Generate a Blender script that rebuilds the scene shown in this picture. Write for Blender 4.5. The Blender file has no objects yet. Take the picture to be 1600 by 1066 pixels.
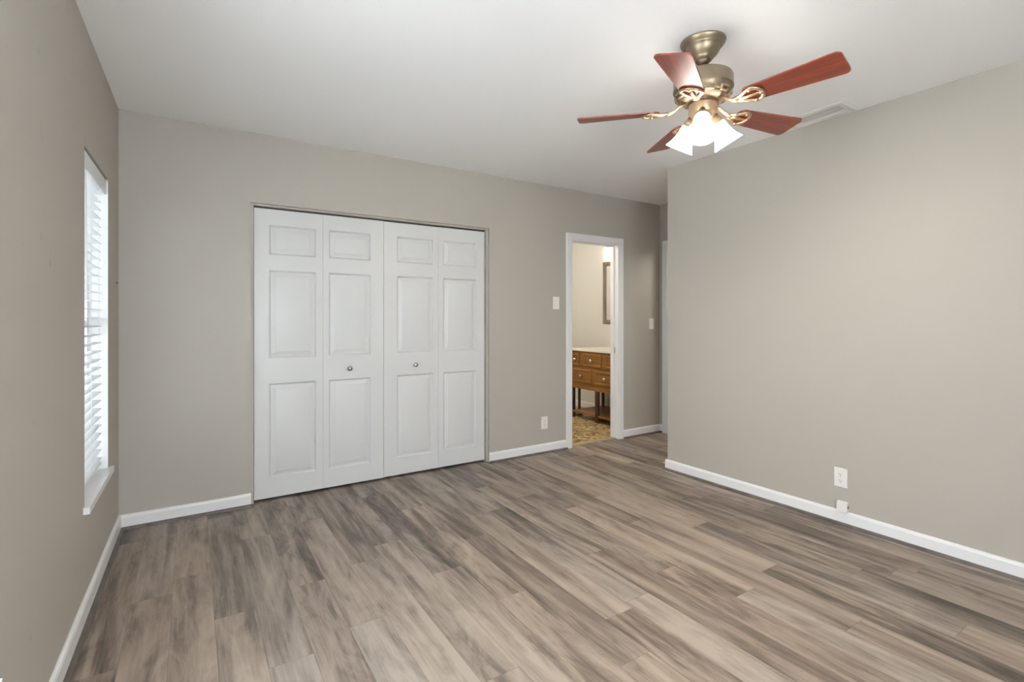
import bpy, bmesh, math, random
from mathutils import Vector, Matrix

random.seed(7)
sc = bpy.context.scene
COL = sc.collection
PI = math.pi

# ------------------------------------------------------------------ camera, sky, exposure
cam_data = bpy.data.cameras.new('camera')
cam_data.sensor_width = 36.0
cam_data.lens = 36.0 * 780.0 / 1600.0
cam_data.shift_y = -37.5 / 1600.0
cam_data.clip_start = 0.02
cam = bpy.data.objects.new('camera', cam_data)
COL.objects.link(cam)
cam.location = (0, 0, 1.26)
cam.rotation_euler = (PI / 2, 0, -math.radians(32.66))
sc.camera = cam

SKY_STRENGTH = 10.5
world = bpy.data.worlds.new('overcast_sky')
sc.world = world
world.use_nodes = True
bgn = world.node_tree.nodes['Background']
bgn.inputs['Color'].default_value = (0.84, 0.93, 1.0, 1)
bgn.inputs['Strength'].default_value = SKY_STRENGTH

sun_data = bpy.data.lights.new('sun', 'SUN')
sun_data.energy = 120.0
sun_data.angle = math.radians(0.6)
sun_data.color = (1.0, 0.985, 0.96)
sun = bpy.data.objects.new('sun', sun_data)
COL.objects.link(sun)
sun.rotation_euler = (-math.radians(20), math.radians(4), 0)   # high, from beyond the back wall: lights the ground outside only

sc.view_settings.view_transform = 'Standard'
sc.view_settings.look = 'None'
sc.view_settings.gamma = 1.0
sc.view_settings.use_curve_mapping = False
sc.view_settings.exposure = 0.90
try:
    sc.cycles.max_bounces = 14
    sc.cycles.diffuse_bounces = 10
    sc.cycles.use_denoising = True
    sc.cycles.sample_clamp_indirect = 6.0
except Exception:
    pass

FAN_SHADE_GLOW = 7.5        # radiance of the lit fan shades
FAN_BULB_WATTS = 3.8        # each of the three bulbs under the fan
BATH_LAMP_WATTS = 19.0      # ceiling lamp of the bathroom
HALL_FILL_WATTS = 22.0   # unseen fill light added beyond the hall doorway to brighten the hall corner
CEIL_Z = 2.49

# ------------------------------------------------------------------ helpers
def P(v):
    return Vector(v)

class Frame:
    """A wall's own axes: u along the wall, n out of it into the room, z up."""
    def __init__(s, o, a):
        s.o = Vector((o[0], o[1], 0))
        d = Vector((a[0] - o[0], a[1] - o[1], 0)).normalized()
        s.u = d
        s.n = None
    def at(s, u, n, z):
        return s.o + s.u * u + s.n * n + Vector((0, 0, z))

LEFT = Frame((-0.366, 3.745), (-0.392, 1.745)); LEFT.n = Vector((-LEFT.u.y, LEFT.u.x, 0))
if LEFT.n.x < 0: LEFT.n = -LEFT.n
BACK = Frame((0, 3.745), (1, 3.745)); BACK.n = Vector((0, -1, 0))
RIGHT = Frame((3.31, 2.78), (3.345, 0.69)); RIGHT.n = Vector((RIGHT.u.y, -RIGHT.u.x, 0))
if RIGHT.n.x > 0: RIGHT.n = -RIGHT.n
HALL = Frame((4.33, 3.745), (4.33, 2.745)); HALL.n = Vector((-1, 0, 0))
BATH = Frame((4.6, 3.855), (4.6, 4.855)); BATH.n = Vector((-1, 0, 0))
WORLD = Frame((0, 0), (1, 0)); WORLD.n = Vector((0, 1, 0))

def bm_new():
    return bmesh.new()

def box(bm, F, u0, u1, n0, n1, z0, z1):
    vs = [bm.verts.new(F.at(u, n, z)) for z in (z0, z1) for n in (n0, n1) for u in (u0, u1)]
    fs = []
    for q in ((0, 1, 3, 2), (4, 6, 7, 5), (0, 4, 5, 1), (2, 3, 7, 6), (0, 2, 6, 4), (1, 5, 7, 3)):
        fs.append(bm.faces.new([vs[i] for i in q]))
    return fs

def quad(bm, pts):
    return bm.faces.new([bm.verts.new(p) for p in pts])

def prism(bm, prof, a, b, ua, va):
    """Sweep the closed 2-D profile (pairs along ua, va) from point a to point b."""
    n = len(prof)
    A = [bm.verts.new(a + ua * x + va * y) for x, y in prof]
    B = [bm.verts.new(b + ua * x + va * y) for x, y in prof]
    for i in range(n):
        j = (i + 1) % n
        bm.faces.new((A[i], A[j], B[j], B[i]))
    bm.faces.new(A[::-1]); bm.faces.new(B)

def lathe(bm, prof, c=Vector((0, 0, 0)), axis=Vector((0, 0, 1)), seg=40, cap=True):
    axis = axis.normalized()
    t = Vector((1, 0, 0)) if abs(axis.x) < 0.9 else Vector((0, 1, 0))
    e1 = axis.cross(t).normalized(); e2 = axis.cross(e1)
    rings = []
    for r, h in prof:
        if r < 1e-6:
            rings.append([bm.verts.new(c + axis * h)])
        else:
            rings.append([bm.verts.new(c + axis * h + (e1 * math.cos(2 * PI * k / seg) + e2 * math.sin(2 * PI * k / seg)) * r) for k in range(seg)])
    for a, b in zip(rings, rings[1:]):
        for k in range(seg):
            j = (k + 1) % seg
            if len(a) == 1 and len(b) == 1: continue
            if len(a) == 1: bm.faces.new((a[0], b[j], b[k]))
            elif len(b) == 1: bm.faces.new((a[k], a[j], b[0]))
            else: bm.faces.new((a[k], a[j], b[j], b[k]))
    if cap:
        if len(rings[0]) > 1: bm.faces.new(rings[0][::-1])
        if len(rings[-1]) > 1: bm.faces.new(rings[-1])

def tube(bm, pts, rad, seg=10, flat=1.0):
    """Round tube through points; rad may be one number or one per point."""
    pts = [Vector(p) for p in pts]
    rads = rad if isinstance(rad, (list, tuple)) else [rad] * len(pts)
    rings = []
    up = Vector((0, 0, 1))
    for i, p in enumerate(pts):
        d = (pts[min(i + 1, len(pts) - 1)] - pts[max(i - 1, 0)]).normalized()
        s = d.cross(up)
        if s.length < 1e-4: s = d.cross(Vector((0, 1, 0)))
        s.normalize(); t = s.cross(d).normalized()
        rings.append([bm.verts.new(p + (s * math.cos(2 * PI * k / seg) + t * math.sin(2 * PI * k / seg) * flat) * rads[i]) for k in range(seg)])
    for a, b in zip(rings, rings[1:]):
        for k in range(seg):
            j = (k + 1) % seg
            bm.faces.new((a[k], a[j], b[j], b[k]))
    bm.faces.new(rings[0][::-1]); bm.faces.new(rings[-1])

def root_loc(o):
    v = Vector((0, 0, 0))
    while o is not None:
        v += o.location
        o = o.parent
    return v

def obj(name, bm, mat, parent=None, smooth=False, bevel=0.0, seg=2, origin=None):
    """Link a bmesh (built in room coordinates) as one mesh object."""
    bmesh.ops.recalc_face_normals(bm, faces=bm.faces)
    me = bpy.data.meshes.new(name)
    o = bpy.data.objects.new(name, me)
    COL.objects.link(o)
    base = root_loc(parent) if parent else Vector((0, 0, 0))
    if origin is not None:
        o.location = Vector(origin) - base
        base = Vector(origin)
    bmesh.ops.translate(bm, verts=bm.verts, vec=-base)
    bm.to_mesh(me); bm.free()
    me.materials.append(mat)
    if parent: o.parent = parent
    if smooth:
        for p in me.polygons: p.use_smooth = True
        try:
            me.set_sharp_from_angle(angle=math.radians(38))
        except Exception:
            pass
    if bevel:
        m = o.modifiers.new('bevel', 'BEVEL')
        m.width = bevel; m.segments = seg; m.limit_method = 'ANGLE'; m.angle_limit = math.radians(35)
        for p in me.polygons: p.use_smooth = True
        m.harden_normals = True
    return o

def tag(o, label, cat=None, group=None, kind=None):
    o['label'] = label
    if cat: o['category'] = cat
    if group: o['group'] = group
    if kind: o['kind'] = kind
    return o

def thing(name, loc, label, cat, group=None, kind=None):
    o = bpy.data.objects.new(name, None)
    COL.objects.link(o)
    o.location = loc
    o.empty_display_size = 0.1
    return tag(o, label, cat, group, kind)

def struct(o, label, cat=None):
    return tag(o, label, cat, None, 'structure')

# ------------------------------------------------------------------ materials
def mat_base(name, color, rough=0.5, metal=0.0, spec=0.5):
    m = bpy.data.materials.new(name)
    m.use_nodes = True
    b = m.node_tree.nodes['Principled BSDF']
    b.inputs['Base Color'].default_value = (*color, 1)
    b.inputs['Roughness'].default_value = rough
    b.inputs['Metallic'].default_value = metal
    b.inputs['Specular IOR Level'].default_value = spec
    return m

class NT:
    def __init__(s, m):
        s.t = m.node_tree; s.n = s.t.nodes; s.l = s.t.links
        s.bsdf = s.n['Principled BSDF']
    def new(s, typ, **kw):
        n = s.n.new(typ)
        for k, v in kw.items(): setattr(n, k, v)
        return n
    def link(s, a, b): s.l.new(a, b)
    def val(s, sock, v):
        if hasattr(v, 'is_output'): s.link(v, sock)
        else: sock.default_value = v
    def math(s, op, a, b=0.0, c=None):
        n = s.new('ShaderNodeMath', operation=op)
        s.val(n.inputs[0], a); s.val(n.inputs[1], b)
        if c is not None: s.val(n.inputs[2], c)
        return n.outputs[0]
    def comb(s, x, y, z=0.0):
        n = s.new('ShaderNodeCombineXYZ')
        for i, v in enumerate((x, y, z)): s.val(n.inputs[i], v)
        return n.outputs[0]
    def coords(s):
        n = s.new('ShaderNodeTexCoord')
        return n.outputs['Object']
    def xyz(s, v):
        n = s.new('ShaderNodeSeparateXYZ'); s.link(v, n.inputs[0])
        return n.outputs
    def noise(s, vec, scale=1.0, detail=3.0, rough=0.5, dist=0.0):
        n = s.new('ShaderNodeTexNoise')
        s.val(n.inputs['Vector'], vec)
        n.inputs['Scale'].default_value = scale
        n.inputs['Detail'].default_value = detail
        n.inputs['Roughness'].default_value = rough
        n.inputs['Distortion'].default_value = dist
        return n.outputs['Fac']
    def ramp(s, fac, stops, interp='LINEAR'):
        n = s.new('ShaderNodeValToRGB')
        n.color_ramp.interpolation = interp
        el = n.color_ramp.elements
        while len(el) < len(stops): el.new(0.5)
        for e, (p, c) in zip(el, stops):
            e.position = p
            e.color = (*c, 1) if len(c) == 3 else c
        s.link(fac, n.inputs[0])
        return n.outputs[0]
    def mix(s, fac, a, b, blend='MIX'):
        n = s.new('ShaderNodeMix', data_type='RGBA', blend_type=blend)
        s.val(n.inputs[0], fac)
        for sock, v in ((n.inputs[6], a), (n.inputs[7], b)):
            if hasattr(v, 'is_output'): s.link(v, sock)
            else: sock.default_value = (*v, 1)
        return n.outputs[2]
    def bump(s, h, strength=0.1, dist=0.01):
        n = s.new('ShaderNodeBump')
        n.inputs['Strength'].default_value = strength
        n.inputs['Distance'].default_value = dist
        s.link(h, n.inputs['Height'])
        s.link(n.outputs[0], s.bsdf.inputs['Normal'])

def wall_paint(name, color, scuffs=0.0, rough=0.55):
    m = mat_base(name, color, rough, 0, 0.3)
    t = NT(m)
    co = t.coords()
    big = t.noise(co, 1.3, 2)
    c = t.mix(t.math('MULTIPLY', big, 0.16), color, tuple(x * 0.86 for x in color))
    if scuffs:
        d = t.noise(co, 9.0, 5, 0.7, 0.6)
        k = t.new('ShaderNodeMapRange'); k.inputs[1].default_value = 0.665; k.inputs[2].default_value = 0.71
        t.link(d, k.inputs[0])
        c = t.mix(t.math('MULTIPLY', k.outputs[0], scuffs), c, tuple(x * 0.55 for x in color))
    t.link(c, t.bsdf.inputs['Base Color'])
    t.bump(t.noise(co, 55, 4, 0.6), 0.10, 0.004)
    return m

M = {}
M['wall'] = wall_paint('greige_wall_paint', (0.440, 0.409, 0.362))
M['wall_left'] = wall_paint('scuffed_greige_wall_paint', (0.440, 0.409, 0.362), scuffs=0.5)
M['ceiling'] = wall_paint('white_ceiling_paint', (0.92, 0.92, 0.925), rough=0.6)
M['bath_wall'] = wall_paint('cream_bathroom_paint', (0.66, 0.655, 0.635))
M['closet_wall'] = wall_paint('closet_paint', (0.4, 0.37, 0.33))
M['trim'] = mat_base('white_trim_paint', (0.76, 0.76, 0.76), 0.32, 0, 0.45)
M['door'] = mat_base('white_door_paint', (0.62, 0.618, 0.61), 0.38, 0, 0.4)
M['plastic'] = mat_base('white_plastic', (0.78, 0.76, 0.72), 0.35)
M['vent'] = mat_base('white_enamel', (0.74, 0.73, 0.71), 0.45)
M['dark'] = mat_base('dark_slot', (0.02, 0.02, 0.02), 0.7)
M['track'] = mat_base('dark_track_metal', (0.05, 0.048, 0.045), 0.5, 0.6)
M['steel'] = mat_base('brushed_nickel', (0.55, 0.54, 0.52), 0.28, 1.0)
M['knob'] = mat_base('satin_nickel_knob', (0.36, 0.355, 0.34), 0.32, 1.0)
M['pewter'] = mat_base('antique_pewter', (0.29, 0.235, 0.165), 0.44, 0.9)
M['brass'] = mat_base('antique_brass', (0.52, 0.38, 0.24), 0.36, 0.85)
M['rod'] = mat_base('dark_bronze', (0.16, 0.10, 0.07), 0.4, 0.7)
M['vinyl'] = mat_base('white_vinyl', (0.82, 0.83, 0.83), 0.4)
M['mirror'] = mat_base('mirror_glass', (0.9, 0.9, 0.9), 0.03, 1.0)
M['counter'] = mat_base('white_stone_counter', (0.82, 0.79, 0.74), 0.25)
M['earth'] = mat_base('pale_ground', (0.66, 0.68, 0.69), 0.9)
M['outdoor'] = mat_base('added_wall_surface', (0.55, 0.56, 0.56), 0.9)  # surface of the added wall outside the left window

# blind slats: white and slightly translucent
m = mat_base('white_blind_slat', (0.74, 0.75, 0.76), 0.45)
t = NT(m)
tr = t.new('ShaderNodeBsdfTranslucent'); tr.inputs[0].default_value = (0.85, 0.87, 0.9, 1)
mx = t.new('ShaderNodeMixShader'); mx.inputs[0].default_value = 0.12
t.link(t.bsdf.outputs[0], mx.inputs[1]); t.link(tr.outputs[0], mx.inputs[2])
t.link(mx.outputs[0], t.n['Material Output'].inputs[0])
M['slat'] = m

# window glass
m = mat_base('window_glass', (1, 1, 1), 0.0)
t = NT(m)
gl = t.new('ShaderNodeBsdfGlossy'); gl.inputs['Roughness'].default_value = 0.02
tp = t.new('ShaderNodeBsdfTransparent')
mx = t.new('ShaderNodeMixShader'); mx.inputs[0].default_value = 0.05
t.link(tp.outputs[0], mx.inputs[1]); t.link(gl.outputs[0], mx.inputs[2])
t.link(mx.outputs[0], t.n['Material Output'].inputs[0])
M['glass'] = m

# see-through grey sheet added in the left window to dim its daylight
m = mat_base('dimming_sheet_grey', (0.2, 0.2, 0.2), 0.8)
t = NT(m)
tp = t.new('ShaderNodeBsdfTransparent')
mx = t.new('ShaderNodeMixShader'); mx.inputs[0].default_value = 0.55
t.link(tp.outputs[0], mx.inputs[1]); t.link(t.bsdf.outputs[0], mx.inputs[2])
t.link(mx.outputs[0], t.n['Material Output'].inputs[0])
M['dimmer'] = m

def lit(name, color, strength):
    m = mat_base(name, (0.9, 0.88, 0.84), 0.3)
    b = m.node_tree.nodes['Principled BSDF']
    b.inputs['Emission Color'].default_value = (*color, 1)
    b.inputs['Emission Strength'].default_value = strength
    return m
M['shade'] = lit('lit_frosted_glass', (1.0, 0.945, 0.87), FAN_SHADE_GLOW)
M['bulb'] = lit('lit_bulb', (1.0, 0.88, 0.70), 12.0)
M['bath_glow'] = lit('lit_opal_glass', (1.0, 0.93, 0.82), 4.0)

def wood(name, dark, mid, light, rough=0.35, sx=26.0, sy=1.6, ax='x'):
    m = mat_base(name, mid, rough, 0, 0.5)
    t = NT(m)
    x, y, z = t.xyz(t.coords())
    if ax == 'x': v = t.comb(t.math('MULTIPLY', x, sy), t.math('MULTIPLY', y, sx), t.math('MULTIPLY', z, sx))
    elif ax == 'y': v = t.comb(t.math('MULTIPLY', x, sx), t.math('MULTIPLY', y, sy), t.math('MULTIPLY', z, sx))
    else: v = t.comb(t.math('MULTIPLY', x, sx), t.math('MULTIPLY', y, sx), t.math('MULTIPLY', z, sy))
    f = t.noise(v, 1.0, 5, 0.6, 0.5)
    c = t.ramp(f, [(0.3, dark), (0.5, mid), (0.72, light)])
    t.link(c, t.bsdf.inputs['Base Color'])
    t.bump(f, 0.05, 0.003)
    return m
M['cherry'] = wood('cherry_blade_veneer', (0.080, 0.011, 0.004), (0.165, 0.022, 0.007), (0.26, 0.045, 0.014), 0.40, 40, 2.5)
M['cherry'].node_tree.nodes['Principled BSDF'].inputs['Specular IOR Level'].default_value = 0.6
M['cherry'].node_tree.nodes['Principled BSDF'].inputs['Coat Weight'].default_value = 0.35
M['cherry'].node_tree.nodes['Principled BSDF'].inputs['Coat Roughness'].default_value = 0.35
M['vanity'] = wood('golden_brown_wood', (0.15, 0.062, 0.012), (0.24, 0.105, 0.022), (0.33, 0.155, 0.04), 0.4, 30, 3, 'y')
M['vanity_dark'] = wood('dark_brown_wood', (0.035, 0.018, 0.010), (0.06, 0.03, 0.017), (0.10, 0.05, 0.028), 0.35, 30, 3, 'z')
M['mirror_frame'] = wood('grey_brown_frame', (0.10, 0.08, 0.065), (0.19, 0.155, 0.13), (0.30, 0.25, 0.21), 0.4, 40, 3, 'z')
M['shoe'] = wood('grey_brown_shoe_moulding', (0.07, 0.06, 0.053), (0.115, 0.10, 0.09), (0.17, 0.15, 0.135), 0.4, 8, 8)

# bedroom floor: staggered grey-brown planks along the room
PW, PL, PX = 0.1524, 1.22, 0.079
m = mat_base('grey_brown_vinyl_planks', (0.2, 0.17, 0.15), 0.36, 0, 0.4)
t = NT(m)
x, y, z = t.xyz(t.coords())
rx = t.math('DIVIDE', t.math('SUBTRACT', x, PX - 40 * PW), PW)
row = t.math('FLOOR', rx)
wn = t.new('ShaderNodeTexWhiteNoise', noise_dimensions='1D'); t.link(row, wn.inputs['W'])
ry = t.math('ADD', t.math('DIVIDE', y, PL), t.math('MULTIPLY', wn.outputs['Value'], 7.0))
col = t.math('FLOOR', ry)
wp = t.new('ShaderNodeTexWhiteNoise', noise_dimensions='3D'); t.link(t.comb(row, col, 3.0), wp.inputs['Vector'])
pr, pg, pb = t.xyz(wp.outputs['Color'])
ox = t.math('MULTIPLY', pr, 61.0); oy = t.math('MULTIPLY', pg, 37.0)
def nz(sx, sy, a, b, detail, rough, dist):
    return t.noise(t.comb(t.math('ADD', t.math('MULTIPLY', x, sx), a), t.math('ADD', t.math('MULTIPLY', y, sy), b), pb), 1.0, detail, rough, dist)
broad = nz(9.0, 0.9, ox, oy, 3, 0.5, 1.2)
vein = nz(30.0, 2.2, oy, ox, 6, 0.68, 0.9)
patch = nz(10.0, 2.6, oy, ox, 5, 0.62, 1.8)
crack = nz(24.0, 30.0, ox, oy, 5, 0.7, 1.5)
grain = nz(150.0, 5.0, ox, oy, 3, 0.6, 0.2)
tone = t.math('ADD', t.math('MULTIPLY', t.math('SUBTRACT', pb, 0.5), 0.20), 0.50)
for n_, w_ in ((broad, 0.75), (vein, 0.36), (patch, 0.50), (grain, 0.20)):
    tone = t.math('ADD', tone, t.math('MULTIPLY', t.math('SUBTRACT', n_, 0.5), w_))
# weathered planks: dark blotches broken by fine cracks
wk = t.new('ShaderNodeMapRange'); wk.inputs[1].default_value = 0.62; wk.inputs[2].default_value = 0.80
t.link(pg, wk.inputs[0])
wp2 = t.new('ShaderNodeMapRange'); wp2.inputs[1].default_value = 0.44; wp2.inputs[2].default_value = 0.62
t.link(patch, wp2.inputs[0])
blotch = t.math('MULTIPLY', wk.outputs[0], wp2.outputs[0])
tone = t.math('SUBTRACT', tone, t.math('MULTIPLY', blotch, t.math('ADD', 0.07, t.math('MULTIPLY', crack, 0.12))))
c = t.ramp(tone, [(0.26, (0.072, 0.058, 0.049)), (0.40, (0.160, 0.131, 0.111)), (0.51, (0.262, 0.219, 0.187)), (0.68, (0.365, 0.311, 0.265))])
# warm planks among the grey ones
c = t.mix(t.math('MULTIPLY', pr, 0.35), c, t.mix(1.0, c, (1.12, 0.94, 0.76), 'MULTIPLY'))
fx = t.math('FRACT', rx); fy = t.math('FRACT', ry)
ex = t.math('MULTIPLY', t.math('MINIMUM', fx, t.math('SUBTRACT', 1.0, fx)), PW)
ey = t.math('MULTIPLY', t.math('MINIMUM', fy, t.math('SUBTRACT', 1.0, fy)), PL)
e = t.math('MINIMUM', ex, ey)
k = t.new('ShaderNodeMapRange'); k.inputs[1].default_value = 0.0004; k.inputs[2].default_value = 0.0016
t.link(e, k.inputs[0])
seam = k.outputs[0]
c = t.mix(t.math('MULTIPLY', t.math('SUBTRACT', 1.0, seam), 0.38), c, (0.05, 0.043, 0.038))
t.link(c, t.bsdf.inputs['Base Color'])
t.link(t.math('ADD', 0.34, t.math('MULTIPLY', grain, 0.14)), t.bsdf.inputs['Roughness'])
t.bump(t.math('ADD', t.math('MULTIPLY', grain, 0.3), seam), 0.12, 0.002)
M['floor'] = m

# bathroom floor: small tan mosaic
m = mat_base('tan_mosaic_tile', (0.4, 0.3, 0.17), 0.35)
t = NT(m)
co = t.coords()
vo = t.new('ShaderNodeTexVoronoi'); vo.inputs['Scale'].default_value = 26.0; t.link(co, vo.inputs['Vector'])
ve = t.new('ShaderNodeTexVoronoi', feature='DISTANCE_TO_EDGE'); ve.inputs['Scale'].default_value = 26.0; t.link(co, ve.inputs['Vector'])
r, g, b = t.xyz(vo.outputs['Color'])
big = t.noise(co, 4.5, 3, 0.6)
f = t.math('ADD', t.math('MULTIPLY', r, 0.45), t.math('MULTIPLY', big, 0.55))
c = t.ramp(f, [(0.27, (0.10, 0.05, 0.010)), (0.41, (0.32, 0.19, 0.055)), (0.56, (0.58, 0.42, 0.19)), (0.72, (0.80, 0.68, 0.44))])
k = t.new('ShaderNodeMapRange'); k.inputs[1].default_value = 0.03; k.inputs[2].default_value = 0.09
t.link(ve.outputs['Distance'], k.inputs[0])
c = t.mix(k.outputs[0], (0.36, 0.26, 0.13), c)
t.link(c, t.bsdf.inputs['Base Color'])
M['mosaic'] = m
M['threshold'] = mat_base('tan_stone_threshold', (0.42, 0.34, 0.22), 0.4)

# ------------------------------------------------------------------ the room shell
REAR_Y = -1.35
T = 0.11
W1 = (0.389, 1.018, 0.467, 1.980)      # window in view, left wall: u0, u1, z0, z1
W2 = (2.25, 2.85, 0.467, 1.980)        # second left-wall window, beside the camera
W3 = (-0.15, 1.05, 0.467, 1.980)        # unseen rear-wall window, added to bring in daylight (x0, x1)
CL = (0.329, 2.168, 2.027)             # closet opening x0, x1, height
BD = (3.062, 3.714, 2.017)             # bathroom doorway through the wall x0, x1, height
HD = (0.110, 0.880, 2.035)             # hall doorway in the hall wall u0, u1, height

def wall(name, F, u0, u1, holes, mat, label, n0=0.0, n1=-T, z1=None):
    """One wall slab with rectangular openings."""
    z1 = z1 or CEIL_Z
    us = sorted({u0, u1, *[h[0] for h in holes], *[h[1] for h in holes]})
    zs = sorted({0.0, z1, *[h[2] for h in holes], *[h[3] for h in holes]})
    solid = lambda i, j: 0 <= i < len(us) - 1 and 0 <= j < len(zs) - 1 and not any(
        h[0] - 1e-6 <= us[i] and us[i + 1] <= h[1] + 1e-6 and h[2] - 1e-6 <= zs[j] and zs[j + 1] <= h[3] + 1e-6 for h in holes)
    bm = bm_new()
    V = {}
    def v(i, j, n):
        if (i, j, n) not in V: V[(i, j, n)] = bm.verts.new(F.at(us[i], n, zs[j]))
        return V[(i, j, n)]
    for i in range(len(us) - 1):
        for j in range(len(zs) - 1):
            if not solid(i, j): continue
            for n in (n0, n1):
                bm.faces.new((v(i, j, n), v(i + 1, j, n), v(i + 1, j + 1, n), v(i, j + 1, n)))
            for di, dj, a, b in ((-1, 0, (i, j), (i, j + 1)), (1, 0, (i + 1, j), (i + 1, j + 1)), (0, -1, (i, j), (i + 1, j)), (0, 1, (i, j + 1), (i + 1, j + 1))):
                if not solid(i + di, j + dj):
                    bm.faces.new((v(*a, n0), v(*b, n0), v(*b, n1), v(*a, n1)))
    o = obj(name, bm, mat)
    return struct(o, label, 'wall')

ul = 3.745 - REAR_Y + 0.1
wall('wall_left', LEFT, -T, ul, [W1, W2], M['wall_left'], 'greige painted left wall with a window and a few scuffs', 0, -0.13)
wall('wall_back', BACK, -0.50, 4.45, [(CL[0], CL[1], 0, CL[2]), (BD[0], BD[1], 0, BD[2])], M['wall'], 'greige painted back wall around the closet and bathroom doorway')
ur = 2.78 - REAR_Y + 0.05
wall('wall_right', RIGHT, 0, ur, [], M['wall'], 'plain greige right wall with one outlet near the floor')
hf = Frame((3.31 + T, 2.78), (4.33, 2.78)); hf.n = Vector((0, 1, 0))
wall('wall_return', hf, 0, 1.03, [], M['wall'], 'greige return wall of the short hall behind the right wall')
wall('wall_hall', HALL, -0.0, 0.97, [(HD[0], HD[1], 0, HD[2])], M['wall'], 'narrow greige hall wall with a white door casing')
rf = Frame((-0.6, REAR_Y), (3.6, REAR_Y)); rf.n = Vector((0, 1, 0))
W3r = (W3[0] + 0.6, W3[1] + 0.6, W3[2], W3[3])
wall('wall_rear', rf, 0, 4.2, [W3r], M['wall'], 'greige rear wall behind the camera')

bm = bm_new(); box(bm, WORLD, -0.62, 4.45, REAR_Y - 0.1, 3.80, -0.05, 0.0)
struct(obj('floor', bm, M['floor']), 'grey-brown wood-look plank floor of the empty bedroom', 'floor')
bm = bm_new(); box(bm, WORLD, -0.62, 4.45, REAR_Y - 0.1, 3.86, CEIL_Z, CEIL_Z + 0.1)
struct(obj('ceiling', bm, M['ceiling']), 'smooth white bedroom ceiling', 'ceiling')

# closet interior
bm = bm_new()
box(bm, WORLD, 0.0, 2.55, 4.45, 4.5, 0, 2.45); box(bm, WORLD, -0.05, 0.0, 3.855, 4.5, 0, 2.45); box(bm, WORLD, 2.55, 2.60, 3.855, 4.5, 0, 2.45)
box(bm, WORLD, -0.05, 2.6, 3.855, 4.5, 2.45, 2.5)
struct(obj('wall_closet', bm, M['closet_wall']), 'inner walls of the closet behind the bifold doors', 'wall')
bm = bm_new(); box(bm, WORLD, 0.0, 2.55, 3.80, 4.5, -0.05, -0.001)
struct(obj('floor_closet', bm, M['floor']), 'plank floor inside the closet', 'floor')

# bathroom shell
bm = bm_new(); box(bm, WORLD, 2.60, 4.75, 3.80, 6.1, -0.05, 0.004)
struct(obj('floor_bathroom', bm, M['mosaic']), 'tan and brown mosaic tile floor of the bathroom', 'floor')
bm = bm_new(); box(bm, WORLD, 2.60, 4.75, 3.855, 6.1, 2.44, 2.5)
struct(obj('ceiling_bathroom', bm, M['bath_wall']), 'cream bathroom ceiling', 'ceiling')
for nm, a, lb in (('wall_bathroom_right', (4.60, 4.70, 3.855, 6.1), 'cream bathroom wall behind the wooden vanity'),
                  ('wall_bathroom_far', (2.70, 4.60, 6.0, 6.1), 'cream far wall of the bathroom'),
                  ('wall_bathroom_left', (2.60, 2.70, 3.855, 6.1), 'cream left wall of the bathroom')):
    bm = bm_new(); box(bm, WORLD, *a, 0, 2.44)
    struct(obj(nm, bm, M['bath_wall']), lb, 'wall')
bm = bm_new(); box(bm, WORLD, BD[0] + 0.02, BD[1] - 0.02, 3.775, 3.83, -0.01, 0.012)
struct(obj('trim_threshold', bm, M['threshold'], bevel=0.004), 'tan stone threshold strip in the bathroom doorway', 'threshold')

# ------------------------------------------------------------------ baseboards with shoe moulding
BASE = [(0, 0.004), (0.013, 0.004), (0.0145, 0.008), (0.0145, 0.070), (0.011, 0.080), (0.005, 0.085), (0, 0.085)]
SHOE = [(0.0145, 0.0), (0.031, 0.0), (0.0305, 0.004), (0.028, 0.009), (0.023, 0.0135), (0.0145, 0.0155)]
def baseboard(name, runs, label, scale=1.0):
    """runs: list of (frame, u0, u1)."""
    bm = bm_new(); bs = bm_new()
    for F, u0, u1 in runs:
        prism(bm, [(a, b * scale) for a, b in BASE], F.at(u0, 0, 0), F.at(u1, 0, 0), F.n, Vector((0, 0, 1)))
        prism(bs, SHOE, F.at(u0, 0, 0), F.at(u1, 0, 0), F.n, Vector((0, 0, 1)))
    o = obj(name, bm, M['trim'])
    struct(o, label, 'baseboard')
    obj('shoe_moulding', bs, M['shoe'], o)['label'] = 'grey-brown quarter-round shoe moulding'
    return o
baseboard('baseboard_left', [(LEFT, 0.0, ul - 0.12)], 'white baseboard along the left wall under the window', 1.07)
baseboard('baseboard_back_left', [(BACK, -0.366, 0.331)], 'short white baseboard between the left corner and the closet', 1.0)
baseboard('baseboard_back_middle', [(BACK, 2.164, 3.020)], 'white baseboard between the closet and the bathroom doorway', 1.0)
baseboard('baseboard_back_right', [(BACK, 3.768, 4.33)], 'white baseboard between the bathroom doorway and the hall corner', 1.0)
rr = Frame((3.31, 2.78), (4.33, 2.78)); rr.n = Vector((0, 1, 0))
baseboard('baseboard_right', [(RIGHT, -0.0145, ur - 0.06), (rr, 0, 1.02)], 'long white baseboard along the right wall', 0.98)
baseboard('baseboard_hall', [(HALL, 0.0, 0.046)], 'tiny white baseboard beside the hall door casing', 1.0)
bm = bm_new(); prism(bm, BASE, BATH.at(0, 0, 0), BATH.at(2.14, 0, 0), BATH.n, Vector((0, 0, 1)))
struct(obj('baseboard_bathroom', bm, M['trim']), 'white baseboard on the bathroom wall below the vanity', 'baseboard')

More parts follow.
